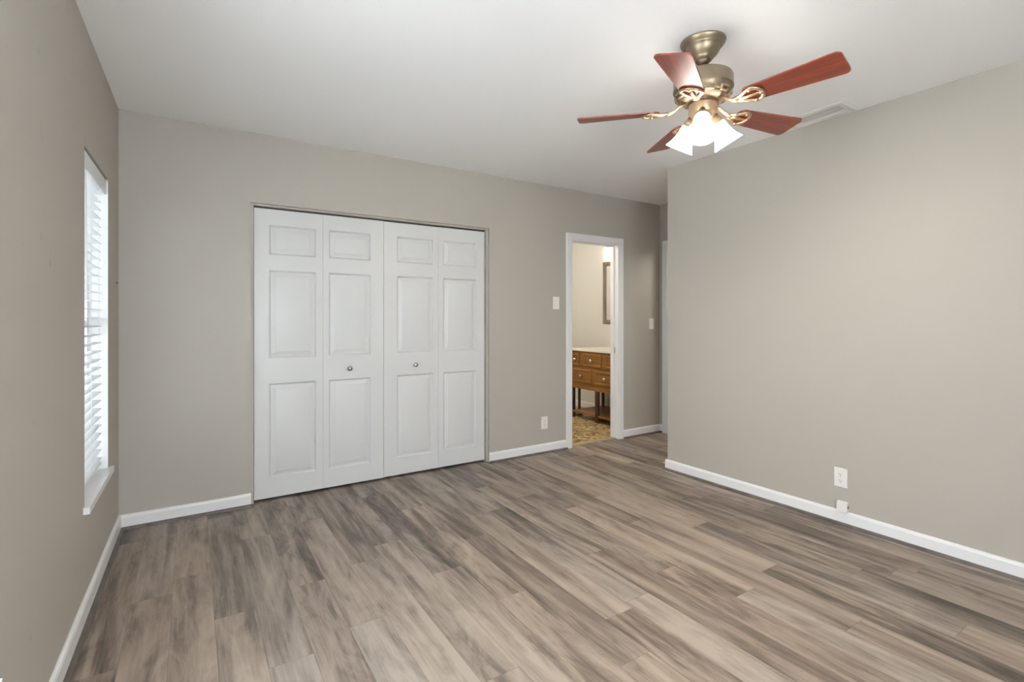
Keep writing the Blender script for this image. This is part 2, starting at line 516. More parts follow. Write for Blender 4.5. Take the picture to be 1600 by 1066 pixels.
# ------------------------------------------------------------------ bathroom door casing and jamb
def casing(F, u0, u1, h, w, name, label, wall_t, jamb=0.02, n=0.0):
    """Moulded casing around an opening (inner edges u0, u1, h) plus the jamb lining."""
    prof = [(0.0, 0), (0.0, 0.009), (0.010, 0.011), (0.016, 0.015), (w - 0.016, 0.018), (w - 0.004, 0.018), (w, 0.014), (w, 0)]
    up = Vector((0, 0, 1))
    bm = bm_new()
    rings = []
    for (u, z, du, dz) in ((u0, 0, -1, 0), (u0, h, -1, 1), (u1, h, 1, 1), (u1, 0, 1, 0)):
        rings.append([bm.verts.new(F.at(u + du * a, n + b, z + dz * a)) for a, b in prof])
    for A, B in zip(rings, rings[1:]):
        for i in range(len(prof)):
            j = (i + 1) % len(prof)
            bm.faces.new((A[i], A[j], B[j], B[i]))
    bm.faces.new(rings[0]); bm.faces.new(rings[-1][::-1])
    o = struct(obj(name, bm, M['trim']), label, 'door casing')
    bj = bm_new()
    r = 0.006
    box(bj, F, u0 - jamb - r, u0 - r, n + 0.0, -wall_t, 0, h + r)
    box(bj, F, u1 + r, u1 + jamb + r, n + 0.0, -wall_t, 0, h + r)
    box(bj, F, u0 - jamb - r, u1 + jamb + r, n + 0.0, -wall_t, h + r, h + r + jamb * 0.7)
    # stops
    box(bj, F, u0 - r, u0 + 0.005, -0.055, -0.090, 0, h + r); box(bj, F, u1 - 0.005, u1 + r, -0.055, -0.090, 0, h + r)
    box(bj, F, u0 - r, u1 + r, -0.055, -0.090, h - 0.005, h + r)
    obj('jamb', bj, M['trim'], o, bevel=0.0015, seg=1)
    return o
bd = casing(BACK, 3.084, 3.694, 1.999, 0.071, 'trim_1', 'white moulded casing around the open bathroom doorway', T + 0.003, 0.014)
bm = bm_new(); box(bm, WORLD, 3.6925, 3.6998, 3.786, 3.822, 0.885, 0.945)
obj('strike_plate', bm, M['steel'], bd)['label'] = 'small metal strike plate'

# hall door in its casing (mostly behind the right wall's end)
casing(HALL, 0.112, 0.872, 2.022, 0.066, 'trim_2', 'white casing of the hall door beside the right wall', T, 0.014)
# assumed hallway beyond the open hall doorway, lit by an added fill light
bm = bm_new()
box(bm, WORLD, 5.55, 5.65, 1.55, 3.845, 0, 2.5); box(bm, WORLD, 4.44, 5.55, 1.45, 1.55, 0, 2.5); box(bm, WORLD, 4.44, 5.55, 3.745, 3.845, 0, 2.5); box(bm, WORLD, 4.34, 4.44, 1.45, 2.775, 0, 2.5)
struct(obj('wall_hallway', bm, M['wall']), 'greige walls of the hallway beyond the hall doorway', 'wall')
bm = bm_new(); box(bm, WORLD, 4.45, 5.65, 1.45, 3.80, -0.05, 0.0)
struct(obj('floor_hallway', bm, M['floor']), 'plank floor of the hallway beyond the hall doorway', 'floor')
bm = bm_new(); box(bm, WORLD, 4.34, 5.65, 1.45, 3.845, 2.5, 2.56)
struct(obj('ceiling_hallway', bm, M['ceiling']), 'white ceiling of the hallway beyond the hall doorway', 'ceiling')
L = bpy.data.lights.new('hall_fill_light', 'POINT'); L.energy = HALL_FILL_WATTS; L.color = (1.0, 0.94, 0.85); L.shadow_soft_size = 0.25  # no known lamp here: added to lift the dark hall corner
lo = bpy.data.objects.new('hall_fill_light', L); COL.objects.link(lo); lo.location = (5.0, 2.9, 2.30)

# ------------------------------------------------------------------ closet: frame, track and two bifold doors
bm = bm_new()
r0, r1 = -0.022, -T
box(bm, BACK, CL[0], CL[0] + 0.021, r0, r1, 0, CL[2]); box(bm, BACK, CL[1] - 0.018, CL[1], r0, r1, 0, CL[2])
box(bm, BACK, CL[0] + 0.021, CL[1] - 0.018, r0, r1, CL[2] - 0.0135, CL[2])
ctrim = struct(obj('trim_3', bm, M['wall'], bevel=0.002), 'greige painted frame inside the closet opening', 'closet frame')
bm = bm_new(); box(bm, BACK, CL[0] + 0.022, CL[1] - 0.019, -0.052, -0.082, CL[2] - 0.022, CL[2] - 0.0136)
obj('track', bm, M['track'], ctrim)['label'] = 'dark metal sliding track'

def leaf(bm, F, u0, u1, z0, z1, n, panels, th=0.034):
    """Moulded six-panel style leaf: raised fields inside sunk borders."""
    us = sorted({u0, u1, *[p[0] for p in panels], *[p[1] for p in panels]})
    zs = sorted({z0, z1, *[p[2] for p in panels], *[p[3] for p in panels]})
    V = {}
    def v(u, z, d=0.0):
        k = (round(u, 5), round(z, 5), round(d, 5))
        if k not in V: V[k] = bm.verts.new(F.at(u, n + d, z))
        return V[k]
    for a, b in zip(us, us[1:]):
        for c_, d_ in zip(zs, zs[1:]):
            hole = [p for p in panels if p[0] <= a + 1e-6 and b <= p[1] + 1e-6 and p[2] <= c_ + 1e-6 and d_ <= p[3] + 1e-6]
            if not hole:
                bm.faces.new((v(a, c_), v(b, c_), v(b, d_), v(a, d_)))
    for p in panels:
        prof = [(0, 0), (0.003, -0.005), (0.008, -0.0135), (0.011, -0.0155), (0.015, -0.0150), (0.041, -0.0020), (0.044, -0.0012)]
        ring = None
        for ins, dep in prof:
            a, b, c_, d_ = p[0] + ins, p[1] - ins, p[2] + ins, p[3] - ins
            cur = [v(a, c_, dep), v(b, c_, dep), v(b, d_, dep), v(a, d_, dep)]
            if ring:
                for i in range(4):
                    j = (i + 1) % 4
                    bm.faces.new((ring[i], ring[j], cur[j], cur[i]))
            ring = cur
        bm.faces.new(ring)
    # sides and back (rim follows the grid so the sheet is closed)
    rim = [(u, z0) for u in us] + [(u1, z) for z in zs[1:]] + [(u, z1) for u in us[::-1][1:]] + [(u0, z) for z in zs[::-1][1:-1]]
    B = [bm.verts.new(F.at(u, n - th, z)) for u, z in rim]
    Fv = [v(u, z) for u, z in rim]
    for i in range(len(rim)):
        j = (i + 1) % len(rim)
        bm.faces.new((Fv[i], Fv[j], B[j], B[i]))
    bm.faces.new(B[::-1])

ZP = [(0.150, 0.800), (0.977, 1.582), (1.690, 1.893)]
def bifold(name, leaves, n, knob_u, label, z0=0.017, z1=2.002):
    d = thing(name, BACK.at((leaves[0][0] + leaves[-1][1]) / 2, n - 0.017, 0), label, 'closet door', 'closet bifold doors', 'structure')
    for (u0, u1, p0, p1) in leaves:
        bm = bm_new(); leaf(bm, BACK, u0, u1, z0, z1, n, [(p0, p1, a, b) for a, b in ZP])
        obj('leaf', bm, M['door'], d, bevel=0.0012, seg=1)
    bm = bm_new()
    lathe(bm, [(0.009, 0), (0.009, 0.003), (0.0065, 0.006), (0.0065, 0.014), (0.0135, 0.019), (0.0165, 0.025), (0.0155, 0.031), (0.010, 0.0355), (0, 0.037)], BACK.at(knob_u, n, 0.878), BACK.n, 28)
    obj('knob', bm, M['knob'], d, smooth=True)['label'] = 'round brushed metal knob'
bifold('door_1', [(0.3530, 0.7988, 0.446, 0.751), (0.7994, 1.2468, 0.842, 1.146)], -0.040, 0.985, 'left white six-panel bifold closet door, nearer the window')
bifold('door_2', [(1.2505, 1.7094, 1.359, 1.663), (1.7100, 2.1450, 1.757, 2.064)], -0.048, 1.505, 'right white six-panel bifold closet door, nearer the bathroom doorway')

# ------------------------------------------------------------------ windows
def window(name, F, w, depth, label, sill=0.022, dimmer=False):
    u0, u1, z0, z1 = w
    root = thing(name, F.at((u0 + u1) / 2, -depth, z0), label, 'window', None, 'structure')
    n0, n1 = -depth + 0.045, -depth
    bm = bm_new()
    f = 0.035
    box(bm, F, u0, u0 + f, n0, n1, z0, z1); box(bm, F, u1 - f, u1, n0, n1, z0, z1)
    box(bm, F, u0 + f, u1 - f, n0, n1, z0, z0 + f); box(bm, F, u0 + f, u1 - f, n0, n1, z1 - f, z1)
    zm = (z0 + z1) / 2
    box(bm, F, u0 + f, u1 - f, n0 - 0.005, n1 + 0.005, zm - 0.02, zm + 0.02)
    obj('window_frame', bm, M['vinyl'], root, bevel=0.002, seg=1)
    for a, b in ((z0 + f, zm - 0.02), (zm + 0.02, z1 - f)):
        bm = bm_new(); box(bm, F, u0 + f, u1 - f, n1 + 0.018, n1 + 0.022, a, b)
        obj('pane', bm, M['glass'], root)
    if dimmer:  # added sheet that keeps the blind from washing out
        bm = bm_new(); box(bm, F, u0 + f, u1 - f, n1 + 0.006, n1 + 0.007, z0 + f, z1 - f)
        obj('added_dimming_sheet', bm, M['dimmer'], root)
    # plastered white reveal lining
    bm = bm_new(); g = 0.004
    box(bm, F, u0, u0 + g, -0.001, n0, z0, z1); box(bm, F, u1 - g, u1, -0.001, n0, z0, z1)
    obj('reveal', bm, M['vinyl'], root)
    bm = bm_new()
    box(bm, F, u0 + 0.0002, u1 - 0.0002, n0, 0.0, z0, z0 + 0.001)
    box(bm, F, u0 - 0.030, u1 + 0.030, 0.0, sill, z0 - 0.028, z0 + 0.001)
    obj('window_sill', bm, M['trim'], root, bevel=0.003)
    return root
window('window_1', LEFT, W1, 0.125, 'tall white window in the left wall near the corner', 0.022, True)
window('window_2', LEFT, W2, 0.125, 'wide left-wall window beside the camera', 0.045)
window('added_rear_window', rf, W3r, 0.105, 'unseen rear-wall window added behind the camera for daylight')  # made-up opening that lets extra daylight in from the rear

# venetian blind in window_1
def blind(F, w):
    u0, u1, z0, z1 = w
    root = thing('venetian_blind', F.at((u0 + u1) / 2, -0.05, z0 + 0.03), 'white horizontal slat blind hanging in the left-wall window', 'blind')
    a, b = u0 + 0.012, u1 - 0.010
    bm = bm_new()
    box(bm, F, a, b, -0.018, -0.075, z1 - 0.055, z1 - 0.008)
    obj('headrail', bm, M['vinyl'], root, bevel=0.002, seg=1)
    bm = bm_new()
    box(bm, F, a - 0.005, b + 0.004, -0.006, -0.016, z1 - 0.078, z1 - 0.006)
    obj('valance', bm, M['vinyl'], root, bevel=0.003)
    top, bot = z1 - 0.082, z0 + 0.062
    n = 33
    bm = bm_new()
    for i in range(n):
        z = top + (bot - top) * i / (n - 1)
        # gently crowned slat
        prof = [(-0.025, -0.0022), (-0.012, 0.0002), (0, 0.001), (0.012, 0.0002), (0.025, -0.0022), (0.025, -0.0006), (0.012, 0.0020), (0, 0.0028), (-0.012, 0.0020), (-0.025, -0.0006)]
        prism(bm, prof, F.at(a, -0.050, z), F.at(b, -0.050, z), F.n, Vector((0, 0, 1)))
    obj('slats', bm, M['slat'], root)
    bm = bm_new(); box(bm, F, a, b, -0.026, -0.074, z0 + 0.028, z0 + 0.044)
    obj('bottom_rail', bm, M['vinyl'], root, bevel=0.004)
    for u in (a + 0.10, (a + b) / 2, b - 0.10):
        bm = bm_new()
        box(bm, F, u - 0.0035, u + 0.0035, -0.0225, -0.0235, z0 + 0.040, z1 - 0.05)
        box(bm, F, u - 0.0035, u + 0.0035, -0.0765, -0.0775, z0 + 0.040, z1 - 0.05)
        obj('ladder_tape', bm, M['vinyl'], root)
    bm = bm_new()
    tube(bm, [F.at(b - 0.085, -0.012, z1 - 0.082), F.at(b - 0.085, -0.010, z1 - 0.36), F.at(b - 0.087, -0.008, 1.335)], 0.0048, 8)
    obj('tilt_wand', bm, M['plastic'], root, smooth=True)['label'] = 'thin white tilt wand'
blind(LEFT, W1)

# nail in the left wall by the corner
bm = bm_new(); lathe(bm, [(0.0045, 0.0), (0.0045, 0.004), (0.003, 0.006), (0, 0.0065)], LEFT.at(0.097, 0.0, 1.457), LEFT.n, 12)
tag(obj('nail', bm, M['track'], smooth=True, origin=LEFT.at(0.097, 0.0, 1.457)), 'tiny dark nail in the left wall beside the corner', 'nail')

# daylight portals fill the window openings so the sky is sampled well
def portal(F, w, d, name):
    u0, u1, z0, z1 = w
    L = bpy.data.lights.new(name, 'AREA')
    L.shape = 'RECTANGLE'; L.size = u1 - u0; L.size_y = z1 - z0
    L.cycles.is_portal = True
    o = bpy.data.objects.new(name, L); COL.objects.link(o)
    o.location = F.at((u0 + u1) / 2, -d, (z0 + z1) / 2)
    o.rotation_euler = F.n.to_track_quat('-Z', 'Y').to_euler()
portal(LEFT, W1, 0.135, 'daylight_portal'); portal(LEFT, W2, 0.135, 'daylight_portal'); portal(rf, W3r, 0.115, 'daylight_portal')
bm = bm_new(); box(bm, WORLD, -14, 14, -14, 14, -0.35, -0.25)
struct(obj('ground_outside', bm, M['earth']), 'pale ground outside the house', 'ground')

bm = bm_new(); box(bm, WORLD, -2.9, -2.7, 1.75, 7.5, -0.3, 3.2)  # made-up wall, blocks sky so the blind stays readable
struct(obj('added_outdoor_wall', bm, M['outdoor']), 'unseen pale wall added outside the left window to cut its sky light', 'wall')

# ------------------------------------------------------------------ outlets, switches, jack
def decora(bm, F, u, z, n, w, h, r=0.004):
    box(bm, F, u - w / 2, u + w / 2, n, n + 0.0, z - h / 2, z + h / 2)

def plate(F, u, z, name, label, cat, group, kind):
    root = thing(name, F.at(u, 0, z - 0.057), label, cat, group)
    w, h, th = 0.0365, 0.0585, 0.0065
    bm = bm_new()
    # bevelled cover plate
    prof = [(1.0, 0.0), (1.0, 0.003), (0.93, th)]
    rings = []
    for s, d in prof:
        ins = (1 - s) * 0.05
        rings.append([bm.verts.new(F.at(u + a * (w - ins), d, z + b * (h - ins))) for a, b in ((-1, -1), (1, -1), (1, 1), (-1, 1))])
    for A, B in zip(rings, rings[1:]):
        for i in range(4):
            j = (i + 1) % 4
            bm.faces.new((A[i], A[j], B[j], B[i]))
    bm.faces.new(rings[0][::-1]); bm.faces.new(rings[-1])
    obj('cover_plate', bm, M['plastic'], root, bevel=0.001)
    if kind == 'switch':
        bm = bm_new()
        pts = [(-0.0165, -0.033, th + 0.0008), (0.0165, -0.033, th + 0.0008), (0.0165, 0.0, th + 0.0016), (-0.0165, 0.0, th + 0.0016), (0.0165, 0.033, th + 0.0050), (-0.0165, 0.033, th + 0.0050)]
        front = [bm.verts.new(F.at(u + a, d, z + b)) for a, b, d in pts]
        back = [bm.verts.new(F.at(u + a, th - 0.002, z + b)) for a, b, d in pts]
        for q in ((0, 1, 2, 3), (3, 2, 4, 5)):
            bm.faces.new([front[i] for i in q]); bm.faces.new([back[i] for i in q][::-1])
        rim = [0, 1, 2, 4, 5, 3]
        for i in range(6):
            a, b = rim[i], rim[(i + 1) % 6]
            bm.faces.new((front[a], front[b], back[b], back[a]))
        obj('rocker', bm, M['plastic'], root)
    else:
        for dz in (0.0195, -0.0195):
            bm = bm_new()
            prof = []
            for k in range(20):
                a = 2 * PI * k / 20
                x, y = 0.0168 * math.cos(a), 0.0168 * math.sin(a)
                prof.append((x, max(-0.0138, min(0.0138, y))))
            prism(bm, prof, F.at(u, th - 0.002, z + dz), F.at(u, th + 0.0018, z + dz), F.u, Vector((0, 0, 1)))
            rc = obj('receptacle', bm, M['plastic'], root)
            bs = bm_new()
            n0 = th + 0.0019
            box(bs, F, u - 0.0075, u - 0.0052, th, n0, z + dz - 0.001, z + dz + 0.008)
            box(bs, F, u + 0.0052, u + 0.0075, th, n0, z + dz - 0.001, z + dz + 0.007)
            lathe(bs, [(0.0028, 0), (0.0028, 0.0019)], F.at(u, th, z + dz - 0.0075), F.n, 12)
            obj('slots', bs, M['dark'], rc)['label'] = 'dark plug slots'
        bm = bm_new(); lathe(bm, [(0.003, 0), (0.0028, 0.001), (0, 0.0014)], F.at(u, th - 0.0002, z), F.n, 12)
        obj('screw', bm, M['steel'], root, smooth=True)
    return root
plate(RIGHT, 1.299, 0.281, 'wall_outlet', 'white outlet on the right wall above the jack box', 'outlet', 'wall outlets', 'outlet')
plate(BACK, 2.757, 0.277, 'wall_outlet', 'white outlet low on the back wall between closet and bathroom doorway', 'outlet', 'wall outlets', 'outlet')
plate(BACK, 2.894, 1.393, 'light_switch', 'white light switch to the closet side of the bathroom doorway', 'light switch', 'light switches', 'switch')
plate(BACK, 4.195, 1.185, 'light_switch', 'white light switch between the bathroom doorway and hall corner', 'light switch', 'light switches', 'switch')

jk = thing('jack_box', RIGHT.at(1.315, 0, 0.083), 'small white surface-mounted jack box sitting on the right baseboard', 'jack box')
bm = bm_new(); box(bm, RIGHT, 1.286, 1.345, 0.0, 0.030, 0.0845, 0.143)
obj('body', bm, M['plastic'], jk, bevel=0.004)
bm = bm_new(); box(bm, RIGHT, 1.3445, 1.3458, 0.010, 0.021, 0.106, 0.122)
obj('port', bm, M['dark'], jk)['label'] = 'dark cable port'

# ------------------------------------------------------------------ ceiling vent
vr = thing('ceiling_vent', (3.205, 1.56, CEIL_Z), 'white louvred air vent in the ceiling beside the right wall', 'vent')
vx0, vx1, vy0, vy1 = 3.102, 3.308, 1.372, 1.750
bm = bm_new()
rings = []
for ins, d in ((0, 0), (0, -0.004), (0.012, -0.010), (0.040, -0.008), (0.046, -0.002), (0.046, 0.0)):
    rings.append([bm.verts.new((x, y, CEIL_Z + d)) for x, y in ((vx0 + ins, vy0 + ins), (vx1 - ins, vy0 + ins), (vx1 - ins, vy1 - ins), (vx0 + ins, vy1 - ins))])
for A, B in zip(rings, rings[1:]):
    for i in range(4):
        j = (i + 1) % 4
        bm.faces.new((A[i], A[j], B[j], B[i]))
obj('frame', bm, M['vent'], vr)
bm = bm_new(); box(bm, WORLD, vx0 + 0.04, vx1 - 0.04, vy0 + 0.04, vy1 - 0.04, CEIL_Z - 0.0016, CEIL_Z - 0.0002)
obj('backing', bm, M['dark'], vr)
bm = bm_new()
for x in (vx0 + 0.062, vx0 + 0.090, vx0 + 0.116, vx0 + 0.144):
    box(bm, WORLD, x - 0.0095, x + 0.0095, vy0 + 0.046, vy1 - 0.046, CEIL_Z - 0.0032, CEIL_Z - 0.0017)
obj('louvres', bm, M['vent'], vr)

# ------------------------------------------------------------------ ceiling fan
FX, FY = 1.925, 1.420
FC = Vector((FX, FY, CEIL_Z))
fan = thing('ceiling_fan', FC, 'five-blade cherry wood ceiling fan with three lit glass shades', 'ceiling fan')
Z = lambda d: Vector((FX, FY, CEIL_Z + d))

bm = bm_new()
lathe(bm, [(0.0, 0), (0.096, 0), (0.097, -0.004), (0.095, -0.009), (0.086, -0.021), (0.079, -0.027), (0.0785, -0.0285), (0.0765, -0.0215), (0.0750, -0.0215), (0.0745, -0.030), (0.070, -0.044), (0.060, -0.060), (0.050, -0.069), (0.0475, -0.072), (0.046, -0.0715), (0.044, -0.076), (0.036, -0.085), (0.033, -0.087), (0.031, -0.084), (0.030, -0.078), (0, -0.078)], FC, Vector((0, 0, 1)), 56, cap=False)
obj('canopy', bm, M['pewter'], fan, smooth=True)
bm = bm_new()
lathe(bm, [(0.0, -0.070), (0.030, -0.079), (0.029, -0.092), (0.020, -0.102), (0.0135, -0.106), (0.0135, -0.135), (0.022, -0.139), (0.024, -0.150), (0, -0.150)], FC, Vector((0, 0, 1)), 32, cap=False)
obj('downrod', bm, M['rod'], fan, smooth=True)
bm = bm_new()
lathe(bm, [(0, -0.146), (0.030, -0.146), (0.085, -0.149), (0.112, -0.153), (0.122, -0.159), (0.1265, -0.168), (0.1265, -0.208), (0.128, -0.210), (0.128, -0.215), (0.1255, -0.218), (0.122, -0.222), (0.118, -0.238), (0.108, -0.248), (0.104, -0.249), (0.102, -0.258), (0.088, -0.268), (0.070, -0.272), (0.0, -0.272)], FC, Vector((0, 0, 1)), 64, cap=False)
mh = obj('motor_housing', bm, M['pewter'], fan, smooth=True)
# raised cooling windows round the lower housing
bm = bm_new()
for k in range(10):
    a = 2 * PI * k / 10 + 0.25
    d = Vector((math.cos(a), math.sin(a), 0)); s = Vector((-d.y, d.x, 0)); up = Vector((0, 0, 1))
    c0 = Z(-0.2475)
    def pt(w, r, h): return c0 + d * r + s * w + up * h
    outer = [pt(-0.026, 0.119, 0.012), pt(0.026, 0.119, 0.012), pt(0.021, 0.105, -0.011), pt(-0.021, 0.105, -0.011)]
    inner = [pt(-0.018, 0.1175, 0.006), pt(0.018, 0.1175, 0.006), pt(0.014, 0.1085, -0.006), pt(-0.014, 0.1085, -0.006)]
    for i in range(4):
        j = (i + 1) % 4
        A = bm.verts.new(outer[i]); B = bm.verts.new(outer[j]); C_ = bm.verts.new(inner[j] + d * 0.004 - up * 0.002); D = bm.verts.new(inner[i] + d * 0.004 - up * 0.002)
        bm.faces.new((A, B, C_, D))
obj('vent_trim', bm, M['brass'], mh)
bm = bm_new()
lathe(bm, [(0.0, -0.262), (0.066, -0.262), (0.066, -0.280), (0.0, -0.280)], FC, Vector((0, 0, 1)), 40, cap=False)
obj('flywheel', bm, M['rod'], fan, smooth=True)
bm = bm_new()
lathe(bm, [(0.0, -0.279), (0.058, -0.279), (0.0605, -0.282), (0.0605, -0.320), (0.057, -0.326), (0.050, -0.332), (0.046, -0.345), (0.034, -0.356), (0.020, -0.362), (0.012, -0.372), (0.006, -0.378), (0, -0.379)], FC, Vector((0, 0, 1)), 48, cap=False)
obj('switch_housing', bm, M['brass'], fan, smooth=True)

# blades: rounded, slightly tapered boards with a pitch; each carries its own bracket
BZ = -0.301          # blade height under the ceiling
PITCH = math.radians(12.5)
R0, R1 = 0.186, 0.556
def blade_outline():
    w0, w1 = 0.050, 0.069
    pts = []
    def arc(cx, cy, r, a0, a1, n=7):
        for k in range(n + 1):
            a = math.radians(a0 + (a1 - a0) * k / n)
            pts.append((cx + r * math.cos(a), cy + r * math.sin(a)))
    arc(R1 - 0.022, -(w1 - 0.022), 0.022, -90, 0); arc(R1 - 0.022, w1 - 0.022, 0.022, 0, 90)
    arc(R0 + 0.03, w0 - 0.03, 0.03, 90, 180); arc(R0 + 0.03, -(w0 - 0.03), 0.03, 180, 270)
    return pts
def place(rot, p):
    """Blade axes (r outwards, w across, h up) to the room, with pitch about the blade axis."""
    r, w, h = p
    y = w * math.cos(PITCH) + h * math.sin(PITCH)
    z = -w * math.sin(PITCH) + h * math.cos(PITCH)
    return Vector((FX + r * math.cos(rot) - y * math.sin(rot), FY + r * math.sin(rot) + y * math.cos(rot), CEIL_Z + BZ + z))
def place_flat(rot, p):
    r, w, z = p
    return Vector((FX + r * math.cos(rot) - w * math.sin(rot), FY + r * math.sin(rot) + w * math.cos(rot), CEIL_Z + z))
blades = []
for k in range(5):
    rot = math.radians(277.63 + 72 * k)
    # built along +x about the fan's axis, then turned: the grain follows the blade
    bl = bpy.data.objects.new('blade', bpy.data.meshes.new('blade'))
    COL.objects.link(bl); bl.parent = fan
    bm = bm_new()
    o = blade_outline()
    top = [bm.verts.new((x, y, 0.003)) for x, y in o]; bot = [bm.verts.new((x, y, -0.003)) for x, y in o]
    bm.faces.new(top); bm.faces.new(bot[::-1])
    for i in range(len(o)):
        j = (i + 1) % len(o)
        bm.faces.new((bot[i], bot[j], top[j], top[i]))
    bmesh.ops.recalc_face_normals(bm, faces=bm.faces)
    bm.to_mesh(bl.data); bm.free()
    bl.data.materials.append(M['cherry'])
    bl.location = (0, 0, BZ)
    bl.rotation_euler = (Matrix.Rotation(rot, 3, 'Z') @ Matrix.Rotation(-PITCH, 3, 'X')).to_euler()
    # bracket in the blade's own axes: arm, open loop under the root, three screws
    bm = bm_new()
    zl = -0.0085
    loop = []
    for i in range(25):
        a = -PI * 0.5 + PI * i / 24
        loop.append(Vector((0.222 + 0.038 * math.cos(a), 0.044 * math.sin(a), zl)))
    pts = [Vector((0.150, 0.010, zl + 0.004))] + [Vector((0.185, -0.030, zl))][:0] + []
    left_arm = [Vector((0.150, -0.010, zl + 0.003)), Vector((0.178, -0.018, zl)), Vector((0.205, -0.036, zl))]
    right_arm = [Vector((0.205, 0.036, zl)), Vector((0.178, 0.018, zl)), Vector((0.150, 0.010, zl + 0.003))]
    tube(bm, left_arm + loop + right_arm, 0.0085, 8, 0.7)
    tube(bm, [Vector((0.160, 0, zl + 0.002)), Vector((0.205, 0.0, zl - 0.001)), Vector((0.255, 0, zl))], [0.012, 0.008, 0.006], 8, 0.7)
    tube(bm, [Vector((0.075, 0, 0.028)), Vector((0.100, 0, 0.020)), Vector((0.122, 0, 0.004)), Vector((0.145, 0, zl + 0.002)), Vector((0.165, 0, zl + 0.001))], [0.013, 0.012, 0.0125, 0.015, 0.013], 10, 0.55)
    for sx, sy in ((0.222, -0.037), (0.222, 0.037), (0.256, 0)):
        lathe(bm, [(0.0075, 0), (0.0075, -0.004), (0.004, -0.006), (0, -0.0065)], Vector((sx, sy, zl - 0.002)), Vector((0, 0, 1)), 12, cap=False)
    bmesh.ops.recalc_face_normals(bm, faces=bm.faces)
    me = bpy.data.meshes.new('blade_bracket'); bm.to_mesh(me); bm.free()
    me.materials.append(M['brass'])
    for p in me.polygons: p.use_smooth = True
    br = bpy.data.objects.new('blade_bracket', me); COL.objects.link(br); br.parent = bl
    br['label'] = 'antique brass blade bracket'

# three arms with frosted bell shades; one faces the camera
cam_az = math.atan2(-FY, -FX)
TILT = math.radians(33)
for k in range(3):
    az = cam_az + 2 * PI * k / 3 + math.radians(-2)
    d = Vector((math.cos(az), math.sin(az), 0))
    axis = d * math.sin(TILT) + Vector((0, 0, -math.cos(TILT)))
    neck = Z(-0.340) + d * 0.052
    bm = bm_new()
    tube(bm, [Z(-0.318) + d * 0.045, Z(-0.322) + d * 0.058, neck + axis * -0.004], [0.013, 0.015, 0.019], 14)
    lathe(bm, [(0.0, -0.012), (0.020, -0.010), (0.026, 0.0), (0.031, 0.012), (0.0335, 0.026), (0.031, 0.027), (0.0, 0.022)], neck, axis, 28, cap=False)
    arm = obj('lamp_arm', bm, M['brass'], fan, smooth=True)
    arm['label'] = 'antique brass lamp holder'
    bm = bm_new()
    c = neck + axis * 0.020
    prof_o = [(0.030, 0.0), (0.0335, 0.010), (0.0355, 0.025), (0.038, 0.045), (0.043, 0.065), (0.051, 0.085), (0.061, 0.103), (0.0645, 0.110)]
    prof = prof_o + [(r - 0.003, h) for r, h in prof_o[::-1]]
    lathe(bm, prof, c, axis, 44, cap=False)
    sh = obj('lamp_shade', bm, M['shade'], fan, smooth=True)
    sh['label'] = 'lit frosted glass bell shade'
    bm = bm_new()
    lathe(bm, [(0.0, 0.0), (0.012, 0.002), (0.013, 0.020), (0.022, 0.040), (0.027, 0.058), (0.024, 0.074), (0.013, 0.084), (0, 0.087)], c, axis, 24, cap=False)
    obj('bulb', bm, M['bulb'], sh, smooth=True)
    L = bpy.data.lights.new('fan_bulb_light', 'SPOT')
    L.energy = FAN_BULB_WATTS * 4; L.color = (1.0, 0.86, 0.70); L.shadow_soft_size = 0.03
    L.spot_size = math.radians(150); L.spot_blend = 0.9
    lo = bpy.data.objects.new('fan_bulb_light', L); COL.objects.link(lo); lo.parent = fan
    lo.location = c + axis * 0.112 - FC
    lo.rotation_euler = axis.to_track_quat('-Z', 'Y').to_euler()

# ------------------------------------------------------------------ bathroom things
VX, VY0, VY1 = 4.03, 3.90, 4.895
van = thing('bathroom_vanity', (4.31, 4.4, 0.004), 'golden brown wooden vanity with knobbed drawers seen through the doorway', 'vanity')
bm = bm_new(); box(bm, WORLD, VX, 4.595, VY0, VY1, 0.395, 0.842)
box(bm, WORLD, VX - 0.012, 4.595, VY0 - 0.012, VY1 + 0.012, 0.380, 0.412)
obj('cabinet', bm, M['vanity'], van, bevel=0.003)
bm = bm_new(); box(bm, WORLD, VX - 0.02, 4.598, VY0 - 0.02, VY1 + 0.02, 0.842, 0.868)
obj('countertop', bm, M['counter'], van, bevel=0.004)['label'] = 'white stone countertop'
bm = bm_new(); box(bm, WORLD, VX - 0.005, 4.56, VY0, VY1, 0.070, 0.096)
obj('shelf', bm, M['vanity'], van, bevel=0.003)['label'] = 'open lower shelf'
for (x0, x1, y0, y1, z0) in ((VX, VX + 0.035, VY1 - 0.035, VY1, 0.004), (VX + 0.10, VX + 0.125, VY1 - 0.03, VY1 - 0.005, 0.096), (VX - 0.008, VX + 0.022, 4.400, 4.455, 0.004), (VX, VX + 0.035, VY0, VY0 + 0.035, 0.004), (4.53, 4.56, VY1 - 0.035, VY1 - 0.005, 0.004)):
    bm = bm_new(); box(bm, WORLD, x0, x1, y0, y1, z0, 0.382)
    obj('leg', bm, M['vanity_dark'], van, bevel=0.003)['label'] = 'dark wooden leg'
